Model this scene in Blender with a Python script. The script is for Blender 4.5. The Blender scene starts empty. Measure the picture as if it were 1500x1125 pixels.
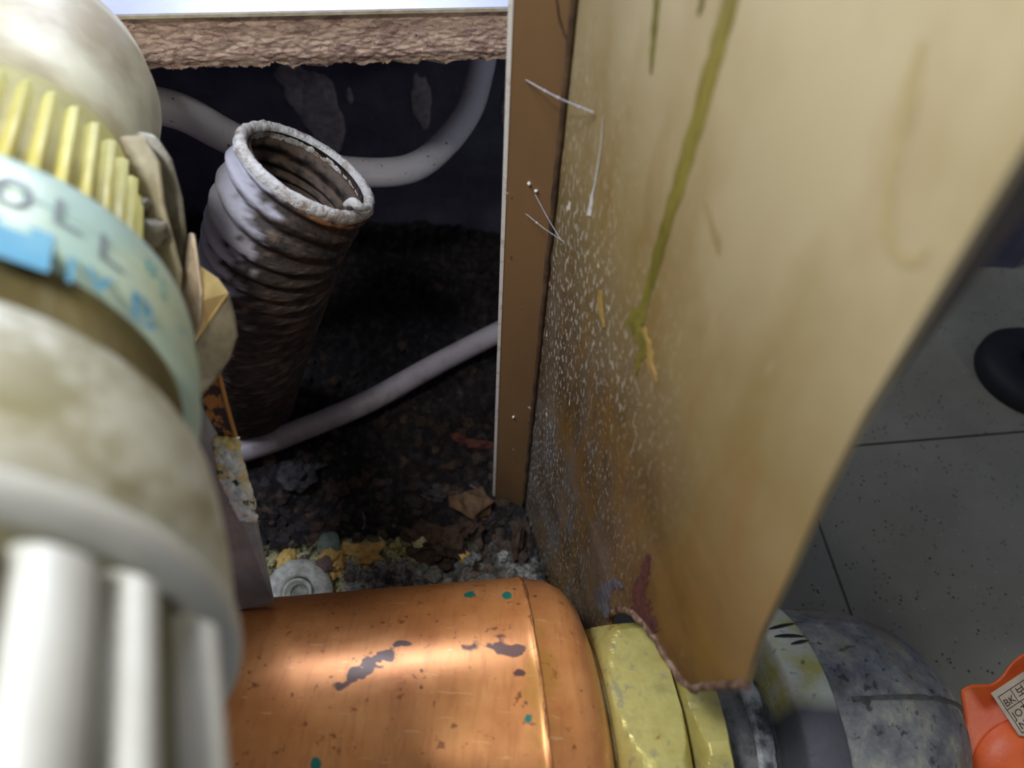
import bpy, bmesh, math, random
import numpy as np
from mathutils import Vector, Matrix, noise
R = math.radians
random.seed(7)
C = bpy.context.scene.collection
sc = bpy.context.scene

# ------------------------------------------------------------------ camera
F = 1080.0; CX = 750.0; CY = 562.5; H = 0.235
dn = Vector((-50, 838, F)).normalized()                # gravity in camera axes (x right, y down, z forward)
WZ = -dn
WY = (Vector((0, 0, 1)) - Vector((0, 0, 1)).dot(dn) * dn).normalized()
WX = WY.cross(WZ)
CAM = Vector((0, 0, H))
def c2w(v): v = Vector(v); return Vector((v.dot(WX), v.dot(WY), v.dot(WZ)))
def ray(px, py): return c2w(((px - CX) / F, (py - CY) / F, 1.0))
def P(px, py, d): return CAM + ray(px, py) * d
def on_plane(px, py, p0, n):
    r = ray(px, py); return CAM + r * ((p0 - CAM).dot(n) / r.dot(n))
def on_z(px, py, z=0.0): return on_plane(px, py, Vector((0, 0, z)), Vector((0, 0, 1)))
def px_of(p):
    q = Vector(p) - CAM
    x = WX.x*q.x+WY.x*q.y+WZ.x*q.z; y = WX.y*q.x+WY.y*q.y+WZ.y*q.z; z = WX.z*q.x+WY.z*q.y+WZ.z*q.z
    return CX + F*x/z, CY + F*y/z, z
cd = bpy.data.cameras.new('camera'); cam = bpy.data.objects.new('camera', cd); C.objects.link(cam)
rx, ry, rz = c2w((1, 0, 0)), c2w((0, -1, 0)), c2w((0, 0, -1))
cam.matrix_world = Matrix(((rx.x, ry.x, rz.x, CAM.x), (rx.y, ry.y, rz.y, CAM.y), (rx.z, ry.z, rz.z, CAM.z), (0, 0, 0, 1)))
cd.sensor_width = 36; cd.lens = F / 1500 * 36; cd.clip_start = 0.002; cd.clip_end = 20
cd.dof.use_dof = True; cd.dof.focus_distance = 0.185; cd.dof.aperture_fstop = 14
sc.camera = cam

# ------------------------------------------------------------------ world, lights, exposure
w = bpy.data.worlds.new('world'); sc.world = w; w.use_nodes = True
w.node_tree.nodes['Background'].inputs[0].default_value = (0.62, 0.70, 1.0, 1)
w.node_tree.nodes['Background'].inputs[1].default_value = 0.13
def area(name, loc, target, size, power, col, sy=None):
    l = bpy.data.lights.new(name, 'AREA'); l.shape = 'RECTANGLE'; l.size = size; l.size_y = sy or size
    l.energy = power; l.color = col
    o = bpy.data.objects.new(name, l); C.objects.link(o); o.location = loc
    o.rotation_euler = (Vector(target) - Vector(loc)).to_track_quat('-Z', 'Y').to_euler()
    return o
area('daylight_above', (-0.22, 0.02, 0.62), (0.0, 0.12, 0.05), 0.16, 2.0, (0.80, 0.86, 1.0), 0.10)
area('torch', (-0.055, 0.02, 0.31), (0.02, 0.12, 0.05), 0.02, 0.165, (1.0, 0.96, 0.88))
area('copper_highlight', (-0.070, 0.262, 0.235), (-0.012, 0.05, 0.085), 0.10, 0.34, (0.82, 0.87, 1.0), 0.035)  # unseen area light added behind to put a highlight on the copper
area('room_lamp', (0.30, -0.17, 0.14), (0.19, 0.0, 0.0), 0.06, 0.155, (1.0, 0.98, 0.93))
sc.view_settings.view_transform = 'Standard'; sc.view_settings.look = 'None'
sc.view_settings.gamma = 1; sc.view_settings.use_curve_mapping = False
sc.view_settings.exposure = 0.0

# ------------------------------------------------------------------ helpers
def lin(c):
    return tuple(((x / 255) / 12.92 if x / 255 <= .04045 else ((x / 255 + .055) / 1.055) ** 2.4) for x in c) + (1,)
class MT:
    def __init__(s, name, rough=.6, metal=0.0):
        m = bpy.data.materials.new(name); m.use_nodes = True; s.m = m; s.t = m.node_tree
        s.b = s.t.nodes['Principled BSDF']; s.b.inputs['Roughness'].default_value = rough
        s.b.inputs['Metallic'].default_value = metal
        s.tc = s.t.nodes.new('ShaderNodeTexCoord'); s.col = None
    def n(s, k, **kw):
        x = s.t.nodes.new(k)
        for a, v in kw.items(): setattr(x, a, v)
        return x
    def mapped(s, stretch):
        mp = s.n('ShaderNodeMapping'); mp.inputs['Scale'].default_value = stretch
        s.t.links.new(s.tc.outputs['Object'], mp.inputs['Vector']); return mp.outputs[0]
    def noise(s, scale, detail=6, rough=.6, stretch=(1, 1, 1), dist=0):
        x = s.n('ShaderNodeTexNoise'); x.inputs['Scale'].default_value = scale; x.inputs['Detail'].default_value = detail
        x.inputs['Roughness'].default_value = rough; x.inputs['Distortion'].default_value = dist
        s.t.links.new(s.mapped(stretch), x.inputs['Vector']); return x.outputs['Fac']
    def voro(s, scale, stretch=(1, 1, 1), feat='F1', out='Distance'):
        x = s.n('ShaderNodeTexVoronoi'); x.feature = feat; x.inputs['Scale'].default_value = scale
        s.t.links.new(s.mapped(stretch), x.inputs['Vector']); return x.outputs[out]
    def ramp(s, src, stops, interp='LINEAR'):
        r = s.n('ShaderNodeValToRGB'); cr = r.color_ramp; cr.interpolation = interp
        while len(cr.elements) < len(stops): cr.elements.new(.5)
        for e, (p, c) in zip(cr.elements, stops):
            e.position = p; e.color = c if isinstance(c, tuple) and len(c) == 4 else ((c,) * 3 + (1,) if not isinstance(c, tuple) else lin(c))
        s.t.links.new(src, r.inputs[0]); return r.outputs[0]
    def thr(s, src, a, b):
        m = s.n('ShaderNodeMapRange'); m.inputs['From Min'].default_value = a; m.inputs['From Max'].default_value = b
        s.t.links.new(src, m.inputs['Value']); return m.outputs[0]
    def mul(s, a, b, op='MULTIPLY'):
        m = s.n('ShaderNodeMath'); m.operation = op
        for i, v in enumerate((a, b)):
            if isinstance(v, (int, float)): m.inputs[i].default_value = v
            else: s.t.links.new(v, m.inputs[i])
        m.use_clamp = True
        return m.outputs[0]
    def mix(s, fac, a, b, mode='MIX'):
        m = s.n('ShaderNodeMix'); m.data_type = 'RGBA'; m.blend_type = mode
        for i, v in ((0, fac), (6, a), (7, b)):
            if isinstance(v, (int, float)): m.inputs[i].default_value = v
            elif isinstance(v, tuple): m.inputs[i].default_value = v if len(v) == 4 else lin(v)
            else: s.t.links.new(v, m.inputs[i])
        return m.outputs[2]
    def attr(s, name='col', out='Color'):
        a = s.n('ShaderNodeAttribute'); a.attribute_name = name; return a.outputs[out]
    def color(s, c):
        if isinstance(c, tuple): s.b.inputs['Base Color'].default_value = lin(c) if len(c) == 3 else c
        else: s.t.links.new(c, s.b.inputs['Base Color'])
        return s
    def rough(s, src): s.t.links.new(src, s.b.inputs['Roughness']); return s
    def metal(s, src): s.t.links.new(src, s.b.inputs['Metallic']); return s
    def bump(s, src, dist=.0003, strength=.6):
        b = s.n('ShaderNodeBump'); b.inputs['Distance'].default_value = dist; b.inputs['Strength'].default_value = strength
        s.t.links.new(src, b.inputs['Height']); s.t.links.new(b.outputs[0], s.b.inputs['Normal']); return s
def simple(name, c1, c2, scale=300, rough=.6, metal=0, bd=.0003, bs=.5, lo=.35, hi=.65, stretch=(1, 1, 1)):
    m = MT(name, rough, metal); nz = m.noise(scale, stretch=stretch)
    m.color(m.ramp(nz, [(lo, c1), (hi, c2)])); m.bump(m.noise(scale * 2.5, stretch=stretch), bd, bs); return m.m

def thing(name, label, cat, loc=(0, 0, 0), group=None):
    o = bpy.data.objects.new(name, None); C.objects.link(o); o.location = loc; o.empty_display_size = .01
    o['label'] = label; o['category'] = cat
    if group: o['group'] = group
    return o
def tag(o, label, cat, group=None, kind=None):
    o['label'] = label; o['category'] = cat
    if group: o['group'] = group
    if kind: o['kind'] = kind
    return o
def wloc(o):
    v = Vector((0, 0, 0))
    while o is not None: v += o.location; o = o.parent
    return v
def obj(name, vf, mat, parent=None, smooth=True, loc=None, cols=None, mods=()):
    verts, faces = vf
    off = wloc(parent) if parent else Vector((0, 0, 0))
    base = Vector(loc) if loc is not None else off
    me = bpy.data.meshes.new(name)
    me.from_pydata([tuple(Vector(v) - base) for v in verts], [], faces)
    if cols is not None:
        a = me.color_attributes.new('col', 'FLOAT_COLOR', 'POINT')
        a.data.foreach_set('color', np.array([tuple(c[:3]) + (1.0,) for c in cols], dtype=np.float32).ravel())
    o = bpy.data.objects.new(name, me); C.objects.link(o)
    if parent: o.parent = parent
    o.location = base - off
    if mat: me.materials.append(mat)
    if smooth: me.polygons.foreach_set('use_smooth', [True] * len(me.polygons))
    bm = bmesh.new(); bm.from_mesh(me); bmesh.ops.recalc_face_normals(bm, faces=bm.faces); bm.to_mesh(me); bm.free()
    for m in mods:
        k = o.modifiers.new(m[0], m[0])
        for a, v in m[1].items(): setattr(k, a, v)
    return o
BEV = lambda w, s=2: ('BEVEL', dict(width=w, segments=s, limit_method='ANGLE', angle_limit=R(35)))
def frame(a):
    a = Vector(a).normalized(); u = a.orthogonal().normalized(); return a, u, a.cross(u)
def lathe(org, axis, prof, n=96, u=None, cap=True, rfun=None, arc=None):
    """prof: list of (t, r)"""
    a = Vector(axis).normalized(); org = Vector(org)
    if u is None: u = a.orthogonal().normalized()
    else: u = (Vector(u) - Vector(u).dot(a) * a).normalized()
    v = a.cross(u); V = []; Fc = []
    for (t, r) in prof:
        for k in range(n):
            th = 2 * math.pi * k / n; rr = r if rfun is None else rfun(t, th, r)
            V.append(org + a * t + (u * math.cos(th) + v * math.sin(th)) * rr)
    for i in range(len(prof) - 1):
        for k in range(n):
            k2 = (k + 1) % n; Fc.append((i * n + k, i * n + k2, (i + 1) * n + k2, (i + 1) * n + k))
    if cap: Fc.append(tuple(range(n - 1, -1, -1))); Fc.append(tuple((len(prof) - 1) * n + k for k in range(n)))
    return V, Fc
def catmull(pts, m=12):
    pts = [Vector(p) for p in pts]; q = [pts[0] * 2 - pts[1]] + pts + [pts[-1] * 2 - pts[-2]]; out = []
    for i in range(1, len(q) - 2):
        for k in range(m):
            t = k / m; a, b, c, d = q[i - 1], q[i], q[i + 1], q[i + 2]
            out.append(.5 * ((2 * b) + (c - a) * t + (2 * a - 5 * b + 4 * c - d) * t * t + (3 * b - a - 3 * c + d) * t ** 3))
    out.append(pts[-1]); return out
def sweep(path, r, n=24, rfun=None, closed=False, cap=True):
    path = [Vector(p) for p in path]; N = len(path)
    T = [(path[min(i + 1, N - 1)] - path[max(i - 1, 0)]).normalized() for i in range(N)]
    u = T[0].orthogonal().normalized(); V = []; Fc = []; s = 0
    for i in range(N):
        u = (u - u.dot(T[i]) * T[i]).normalized(); v = T[i].cross(u)
        if i: s += (path[i] - path[i - 1]).length
        for k in range(n):
            th = 2 * math.pi * k / n; rr = rfun(s, th, i) if rfun else (r[i] if isinstance(r, list) else r)
            V.append(path[i] + (u * math.cos(th) + v * math.sin(th)) * rr)
    for i in range(N - 1):
        for k in range(n):
            k2 = (k + 1) % n; Fc.append((i * n + k, i * n + k2, (i + 1) * n + k2, (i + 1) * n + k))
    if cap: Fc.append(tuple(range(n - 1, -1, -1))); Fc.append(tuple((N - 1) * n + k for k in range(n)))
    return V, Fc
def prism(poly, ext):
    """poly: list of world points (planar), ext: vector"""
    n = len(poly); V = [Vector(p) for p in poly] + [Vector(p) + ext for p in poly]
    Fc = [tuple(range(n)), tuple(range(2 * n - 1, n - 1, -1))] + [(i, (i + 1) % n, n + (i + 1) % n, n + i) for i in range(n)]
    return V, Fc
def box(c, hx, hy, hz, ax=None):
    c = Vector(c); ax = ax or (Vector((1, 0, 0)), Vector((0, 1, 0)), Vector((0, 0, 1)))
    V = [c + ax[0] * (hx * i) + ax[1] * (hy * j) + ax[2] * (hz * k) for k in (-1, 1) for j in (-1, 1) for i in (-1, 1)]
    return V, [(0, 1, 3, 2), (4, 6, 7, 5), (0, 4, 5, 1), (2, 3, 7, 6), (0, 2, 6, 4), (1, 5, 7, 3)]
def fbm(x, y, z=0, oct=4, lac=2.0, g=.5):
    s = 0; a = 1
    for _ in range(oct): s += a * noise.noise(Vector((x, y, z))); x *= lac; y *= lac; z *= lac; a *= g
    return s
def lump(c, r, squash=.6, seed=0, sub=3, amp=.35, fr=1.0, stretch=(1, 1)):
    bm = bmesh.new(); bmesh.ops.create_icosphere(bm, subdivisions=sub, radius=1)
    for v in bm.verts:
        p = v.co.copy(); k = 1 + amp * fbm(p.x * fr + seed * 7.3, p.y * fr, p.z * fr + seed, 3)
        v.co = Vector((p.x * stretch[0], p.y * stretch[1], p.z * squash)) * (k * r)
    V = [Vector(c) + v.co for v in bm.verts]; Fc = [tuple(x.index for x in f.verts) for f in bm.faces]; bm.free(); return V, Fc
def join(*vfs):
    V = []; Fc = []
    for v, f in vfs:
        o = len(V); V += list(v); Fc += [tuple(i + o for i in x) for x in f]
    return V, Fc

# ------------------------------------------------------------------ key planes
G0 = on_z(770, 748); G1 = on_z(815, 900)
PD = (G1 - G0).normalized()                      # along the panel foot, towards the viewer
PN = Vector((-PD.y, PD.x, 0)).normalized()
if PN.x < 0: PN = -PN                            # panel normal, pointing right
UP = Vector((0, 0, 1))
def PP(px, py, off=0.0): return on_plane(px, py, G0 + PN * off, PN)
def pl(p): q = Vector(p) - G0; return q.dot(PD), q.z
BW = on_z(600, 331).y                            # back wall

# ------------------------------------------------------------------ setting
m = MT('dark_cavity_wall', .75); m.color(m.mix(m.thr(m.noise(55, 8, .65), .4, .75), (66, 66, 84), (94, 94, 112)))
m.bump(m.noise(400), .0006, .5); M_wall = m.m
def struct(o): o['kind'] = 'structure'; return o
wall_back = struct(obj('wall_back', box((-.06, BW + .01, .15), .30, .01, .17), M_wall, smooth=False, loc=(-.06, BW, 0)))
wall_left = struct(obj('wall_left', box((-.27, .16, .15), .01, .18, .17), M_wall, smooth=False, loc=(-.27, .16, 0)))
M_glue = simple('glue_dab_grey', (160, 154, 160), (120, 116, 128), 350, .8, bd=.0006)
def glue(px, py, w_, h_, seed):
    c = on_plane(px, py, Vector((0, BW, 0)), Vector((0, -1, 0)))
    V, Fc = lump((0, 0, 0), 1, 1, seed, 3, .3, 1.6)
    obj('glue_dab', ([c + Vector((v.x * w_, v.y * .0008, v.z * h_)) for v in V], Fc), M_glue, wall_back)
for a in ((470, 168, .0085, .020, 1), (430, 135, .004, .010, 2), (617, 148, .0040, .012, 3), (512, 140, .0015, .004, 4), (428, 112, .007, .006, 5), (748, 150, .004, .016, 6)): glue(*a)

# vinyl floor with open joints, outside the panel (right)
m = MT('grey_vinyl_tile', .62)
c = m.mix(m.thr(m.noise(14, 5), .35, .7), (122, 120, 106), (148, 146, 132))
c = m.mix(m.mul(m.thr(m.voro(520), .28, .16), m.thr(m.noise(130, 3), .50, .60)), c, (30, 32, 30))
c = m.mix(m.thr(m.voro(300, (1, 1.1, 1)), .07, .04), c, (200, 205, 200))
m.color(c); m.bump(m.noise(900), .0002, .5); M_tile = m.m
floor = struct(obj('floor', box((.25, .10, -.012), .46, .55, .004), simple('dark_screed', (20, 19, 18), (30, 28, 26), 200, .9), smooth=False, loc=(.25, .10, -.012)))
ZF = -.004
s1a, s1b = on_z(1260, 652, ZF), on_z(1500, 632, ZF)
s2a, s2b = on_z(1195, 755, ZF), on_z(1240, 880, ZF)
d1 = (s1b - s1a).normalized(); d2 = (s2b - s2a).normalized()
den = d1.x * d2.y - d1.y * d2.x; q = s2a - s1a; tt = (q.x * d2.y - q.y * d2.x) / den; J = s1a + d1 * tt
g = .0005
def tile(pts): 
    vf = prism([Vector((p.x, p.y, -.008)) for p in pts], Vector((0, 0, .004)))
    obj('tile', vf, M_tile, floor, smooth=False)
n1 = Vector((-d1.y, d1.x, 0)); n2 = Vector((-d2.y, d2.x, 0))
if n2.x < 0: n2 = -n2
tile([J - d1 * .3 + n1 * g, J + d1 * .45 + n1 * g, J + d1 * .45 + n1 * .33, J - d1 * .3 + n1 * .33])
tile([J + n2 * g - n1 * g, J + d1 * .45 - n1 * g, J + d1 * .45 + d2 * .35, J + n2 * g + d2 * .35])
tile([J - n2 * g - n1 * g, J - n2 * g + d2 * .35, J - d1 * .3 + d2 * .35, J - d1 * .3 - n1 * g])

# dirt ground inside
def dirt_h(x, y):
    px, py, z = px_of((x, y, 0))
    h = .0035 * fbm(x * 60, y * 60, 0, 3) + .0022 * fbm(x * 260, y * 260, 5, 3) + .0011 * abs(fbm(x * 900, y * 900, 9, 2))
    v_ = noise.voronoi(Vector((x * 240 + .3 * fbm(x * 300, y * 300, 1, 2), y * 240, 1)))[0]; h += .0016 * min(1, (v_[1] - v_[0]) * 1.6)
    v_ = noise.voronoi(Vector((x * 620, y * 620, 4)))[0]; h += .0006 * min(1, (v_[1] - v_[0]) * 1.6)
    mound = math.exp(-((px - 590) / 230) ** 4) * (1 / (1 + math.exp(-(py - 800) / 14)))
    h += .010 * mound * (1 + .35 * fbm(x * 150, y * 150, 3, 3))
    return h - .016 * smooth(890, 960, py)
def smooth(a, b, x): t = min(1, max(0, (x - a) / (b - a))); return t * t * (3 - 2 * t)
def mixc(a, b, t): return tuple(a[i] * (1 - t) + b[i] * t for i in range(3))
L3 = lambda *c: lin(c)[:3]
dk0, dk1, brn, gry, yel, och, rst, lgr = L3(36, 31, 31), L3(70, 62, 60), L3(124, 98, 76), L3(196, 198, 192), L3(240, 236, 172), L3(236, 194, 92), L3(92, 48, 40), L3(176, 184, 180)
def dirt_c(x, y):
    px, py, z = px_of((x, y, .005))
    n1_ = fbm(x * 320, y * 320, 1, 4); n2_ = fbm(x * 90, y * 90, 4, 3); n3 = fbm(x * 1100, y * 1100, 2, 2)
    c = mixc(dk0, dk1, smooth(-.2, .7, n1_ + .4 * n3)); c = mixc(c, brn, smooth(.35, .9, n2_ + .5 * n1_) * smooth(550, 700, py) * .7)
    c = mixc(c, rst, smooth(.3, .6, n1_) * math.exp(-((px - 680) / 45) ** 2 - ((py - 645) / 30) ** 2))
    edge = 812 - 22 * math.exp(-((px - 620) / 120) ** 2) + 12 * n2_
    mk = smooth(edge - 12, edge + 14, py + 25 * n1_)
    left = 1 - smooth(500, 512, px); right = smooth(690, 740, px + 20 * n2_)
    base = mixc(mixc(gry, L3(88, 84, 82), smooth(-.1, .5, n1_ + .3 * n3)), yel, .8 * left)
    base = mixc(base, yel, (1 - smooth(820, 838, py + 12 * n2_)) * (1 - smooth(590, 720, px)))
    base = mixc(base, och, smooth(.0, .35, n2_ + .3 * n1_) * math.exp(-((px - 540) / 48) ** 2 - ((py - 818) / 20) ** 2))
    base = mixc(base, brn, smooth(640, 660, px) * (1 - smooth(730, 760, px)) * .8 * smooth(-.3, .2, n2_))
    base = mixc(base, L3(52, 50, 46), .6 * smooth(600, 700, px) * smooth(-.2, .3, n1_))
    base = mixc(base, L3(160, 172, 172), math.exp(-((px - 690) / 40) ** 2 - ((py - 838) / 14) ** 2) * smooth(-.1, .3, n1_ + n3))
    base = mixc(base, dk0, .7 * (smooth(.15, .5, -n1_ + .2 * n3)))
    return mixc(c, base, mk * (1 - smooth(775, 800, px)) * smooth(375, 405, px + 14 * n2_))
x0, x1, y0, y1, st = -.255, .10, .02, BW, .00062
nx, ny = int((x1 - x0) / st), int((y1 - y0) / st)
V = []; cols = []; idx = {}
keep = np.zeros((ny + 1, nx + 1), bool)
for j in range(ny + 1):
    for i in range(nx + 1):
        x = x0 + i * st; y = y0 + j * st
        if (Vector((x, y, 0)) - G0).dot(PN) < -.0006 or (y > G0.y + .003 and x < .062):
            keep[j, i] = True; idx[(j, i)] = len(V); V.append((x, y, dirt_h(x, y))); cols.append(dirt_c(x, y))
Fc = [(idx[j, i], idx[j, i + 1], idx[j + 1, i + 1], idx[j + 1, i]) for j in range(ny) for i in range(nx)
      if keep[j, i] and keep[j, i + 1] and keep[j + 1, i] and keep[j + 1, i + 1]]
m = MT('crumbly_dirt', .92); m.color(m.mix(m.thr(m.noise(1400, 3), .35, .6), m.mix(.6, m.attr(), (0, 0, 0)), m.attr()))
m.bump(m.noise(1300, 5), .0008, .9); M_dirt = m.m
dirt = tag(obj('dirt_ground', (V, Fc), M_dirt, cols=cols, loc=(0, .15, 0)), 'dark crumbly soil and rubble covering the cavity ground', 'dirt', kind='stuff')

# loose crumbs (uncountable)
parts = []; cc = []
for i in range(1500):
    px, py = random.uniform(340, 770), random.uniform(420, 880)
    if random.random() > (py - 380) / 450: continue
    p = on_z(px, py); 
    if (p - G0).dot(PN) > -.004: continue
    r = random.choice((.0006, .0008, .001, .0015, .0021)) * random.uniform(.7, 1.2)
    vf = lump(Vector((p.x, p.y, dirt_h(p.x, p.y) + r * .25)), r, .7, i, 1 if r < .0012 else 2, .5, 1.4, (random.uniform(.7, 1.4), 1)); parts.append(vf)
    c = dirt_c(p.x, p.y); c = mixc(c, brn if random.random() < .6 else L3(86, 82, 86), random.uniform(0, .5)); cc += [c] * len(vf[0])
obj('loose_crumbs', join(*parts), M_dirt, dirt, cols=cc, smooth=False)['kind'] = 'stuff'

def ground(px, py):
    p = on_z(px, py)
    for _ in range(4):
        p = on_z(px, py, dirt_h(p.x, p.y))
    return p
def stone(name, label, cat, px, py, r, mat, squash=.6, seed=0, amp=.5, sub=3, stretch=(1, 1), lift=.3, fr=1.2):
    p = ground(px, py); p.z += r * squash * lift
    return tag(obj(name, lump(p, r, squash, seed, sub, amp, fr, stretch), mat, loc=p, smooth=False), label, cat)
M_brownst = simple('brown_stone', (128, 100, 72), (84, 62, 46), 260, .85, bd=.0008)
M_pale = simple('pale_clump', (92, 88, 90), (40, 37, 38), 500, .8, bd=.001)
M_ochre = simple('ochre_nugget', (240, 204, 120), (190, 150, 78), 420, .6, bd=.0006)
M_mauve = simple('mauve_nugget', (140, 112, 104), (96, 80, 70), 420, .7, bd=.0006)
M_earth = simple('brown_clod', (86, 66, 52), (40, 30, 26), 420, .9, bd=.0012)
M_rustf = simple('rust_flake', (120, 66, 50), (70, 38, 32), 500, .8, bd=.0006)
M_green = simple('green_grey_chip', (118, 134, 118), (88, 104, 96), 500, .55, bd=.0003)
stone('stone', 'wedge-shaped brown stone by the foot of the brown flange', 'stone', 694, 742, .0062, M_brownst, .7, 3, .5, 2, (1.1, .75), .6)
stone('rubble_clump', 'pale speckled clump on dark soil left of the brown stone', 'clump', 645, 722, .0050, M_pale, .5, 9, .9, 3, (1.2, .8))
stone('rubble_clump', 'grey brown ragged clump on dark soil below the lower hose', 'clump', 440, 697, .0062, M_pale, .5, 14, .9, 3, (1.1, .9), fr=2)
stone('rubble_clump', 'small dull pinkish clump in the middle of the dark soil', 'clump', 490, 720, .0040, M_earth, .5, 19, .9, 3)
stone('rust_flake', 'reddish rust flake on dark soil beside the brown flange', 'flake', 700, 652, .0042, M_rustf, .35, 4, .9, 2, (1.4, .5))
stone('rust_flake', 'small reddish rust flake left of the larger one', 'flake', 672, 641, .0026, M_rustf, .4, 5, .9, 2, (1.2, .6))
stone('clod', 'knobbly brown clod in the rubble behind the copper pipe', 'clod', 636, 800, .0072, M_earth, .55, 21, .9, 4, (1.2, .8), .4, 2.2)
stone('clod', 'small rough brown clod right of the knobbly one', 'clod', 690, 782, .0042, M_earth, .8, 26, .9, 3, (.8, 1), .6, 2)
stone('clod', 'brown sliver of earth against the panel foot', 'clod', 757, 800, .0042, M_earth, .8, 33, .7, 3, (.5, 1.5), .4)
stone('ochre_nugget', 'bright ochre nugget left in the yellow rubble', 'nugget', 425, 826, .0042, M_ochre, .7, 41, .5, 3, (.9, 1))
stone('ochre_nugget', 'bright ochre nugget below the green grey chip', 'nugget', 488, 818, .0036, M_ochre, .7, 42, .6, 3, (1, .8))
stone('ochre_nugget', 'ochre nugget lowest at the crack in the yellow rubble', 'nugget', 492, 832, .0032, M_ochre, .7, 43, .6, 3, (.7, 1))
stone('ochre_nugget', 'tiny ochre nugget in the grey rubble near the panel', 'nugget', 679, 815, .0020, M_ochre, .7, 44, .5, 2)
stone('ochre_nugget', 'broad ochre crust right of the rubble crack', 'nugget', 528, 813, .0048, M_ochre, .45, 45, .9, 3, (1.3, .8), fr=1.8)
stone('mauve_nugget', 'dull mauve nugget between two ochre nuggets', 'nugget', 446, 828, .0026, M_mauve, .7, 46, .5, 3)
stone('mauve_nugget', 'dull mauve nugget beside the ochre nugget at the crack', 'nugget', 480, 828, .0030, M_mauve, .7, 47, .5, 3)
p = ground(483, 803); p.z += .002
tag(obj('chip', lathe(p, (0.1, -.25, 1), [(-.0006, .0038), (.0004, .0042), (.0008, .0036)], 20, rfun=lambda t, th, r: r * (1 + .12 * math.sin(2 * th) + .05 * math.sin(5 * th))), M_green, loc=p), 'flat round green grey chip lying on yellow rubble', 'chip')
p = ground(440, 874); p.z += .0025
M_wash = simple('chalky_washer', (224, 226, 216), (168, 170, 158), 380, .8, bd=.0006)
wsh = thing('washer', 'chalky grey white washer half hidden behind copper pipe', 'washer', p)
obj('ring', lathe(p, (0, -.35, 1), [(-.001, .0050), (.0012, .0050), (.0018, .0060), (.0018, .0090), (.0008, .0105), (-.001, .0106), (-.001, .0050)], 48, cap=False), M_wash, wsh)
obj('hub', lathe(p, (0, -.35, 1), [(-.001, .0030), (.0022, .0036), (.0028, .0042), (.0024, .0046), (-.001, .0048)], 32), M_wash, wsh)
M_dry = simple('pale_fibre', (170, 160, 150), (110, 104, 96), 600, .8)
for k, (a, b, c_, lb) in enumerate((((532, 752), (535, 768), (532, 778), 'short pale curled fibre on dark soil above the yellow rubble'), ((688, 714), (704, 722), (712, 735), 'short pale fibre left of the brown stone'))):
    pts = [ground(*q_) + Vector((0, 0, .0015)) for q_ in (a, b, c_)]
    tag(obj('fibre', sweep(catmull(pts, 6), .00025, 8), M_dry, loc=pts[0]), lb, 'fibre')

# ------------------------------------------------------------------ particle board
bz = P(500, 60, .165)
nf = Vector((0, -1, 0))
pt = on_plane(500, 17, Vector((0, bz.y, 0)), nf); pb = on_plane(500, 98, Vector((0, bz.y, 0)), nf)
ZT, ZB, YB = pt.z, pb.z, pt.y
LT = on_z(215, 23, ZT); RT = on_z(770, 12, ZT); ed = (RT - LT).normalized(); en = Vector((-ed.y, ed.x, 0))
board = thing('particle_board', 'chipboard shelf with raw crumbling edge and white laminate top', 'board', (LT.x, LT.y, ZB))
A = LT - ed * .12; Lb = (RT - LT).length + .12 + .004
m = MT('raw_chipboard', .9)
c = m.ramp(m.noise(330, 6, .65, (1, 1, 2.6), 1.2), [(.30, (120, 96, 98)), (.42, (196, 164, 152)), (.55, (222, 192, 174)), (.72, (238, 212, 190))])
c = m.mix(m.mul(m.thr(m.noise(700, 3, .6, (1, 1, 1.8), 2), .40, .33), .9), c, (44, 30, 36))
c = m.mix(m.mul(m.thr(m.voro(190, (1, 1, 3.2), out='Color'), .35, .9), .7), c, (244, 218, 194)); c = m.mix(m.mul(m.thr(m.voro(260, (1, 1, 2.6), out='Color'), .6, .75), .45), c, (110, 82, 84))
m.color(c); m.bump(m.noise(620, 6, .7, (1, 1, 2.6), 1.5), .0006, .7); M_chip = m.m
V = []; nu, nv = 520, 44
for j in range(nv + 1):
    for i in range(nu + 1):
        s = i / nu * Lb; z = ZB + (ZT - ZB) * j / nv; q_ = A + ed * s
        f_ = smooth(0, .25, j / nv)
        jag = (.0011 * fbm(s * 260, 3, 0, 4) + .0009 * fbm(s * 900, 7, 0, 2)) * (1 - smooth(0, .18, j / nv))
        d_ = .00045 * fbm(s * 500, z * 1300, 2, 4) * (1 - smooth(.93, 1, j / nv)) + .0012 * (1 - f_)
        V.append(Vector((q_.x, q_.y, z + jag)) + en * (d_ + .0006))
Fc = [(j * (nu + 1) + i, j * (nu + 1) + i + 1, (j + 1) * (nu + 1) + i + 1, (j + 1) * (nu + 1) + i) for j in range(nv) for i in range(nu)]
n0 = len(V)
for j in (0, nv):
    for i in (0, nu): V.append(V[j * (nu + 1) + i] + en * .08)
Fc += [(n0, n0 + 1, nu, 0)] if False else []
bot = [i for i in range(nu + 1)]; Fc.append(tuple(bot + [n0 + 1, n0]))
obj('core', (V, Fc), M_chip, board)
M_lam = simple('white_laminate', (176, 180, 206), (164, 170, 198), 60, .35, bd=.00005)
q0 = A - en * .0006; q1 = q0 + ed * Lb
obj('laminate', prism([Vector((q0.x, q0.y, ZT)), Vector((q1.x, q1.y, ZT)), Vector((q1.x, q1.y, ZT)) + en * .13, Vector((q0.x, q0.y, ZT)) + en * .13], Vector((0, 0, .0007))), M_lam, board, smooth=False)
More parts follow.
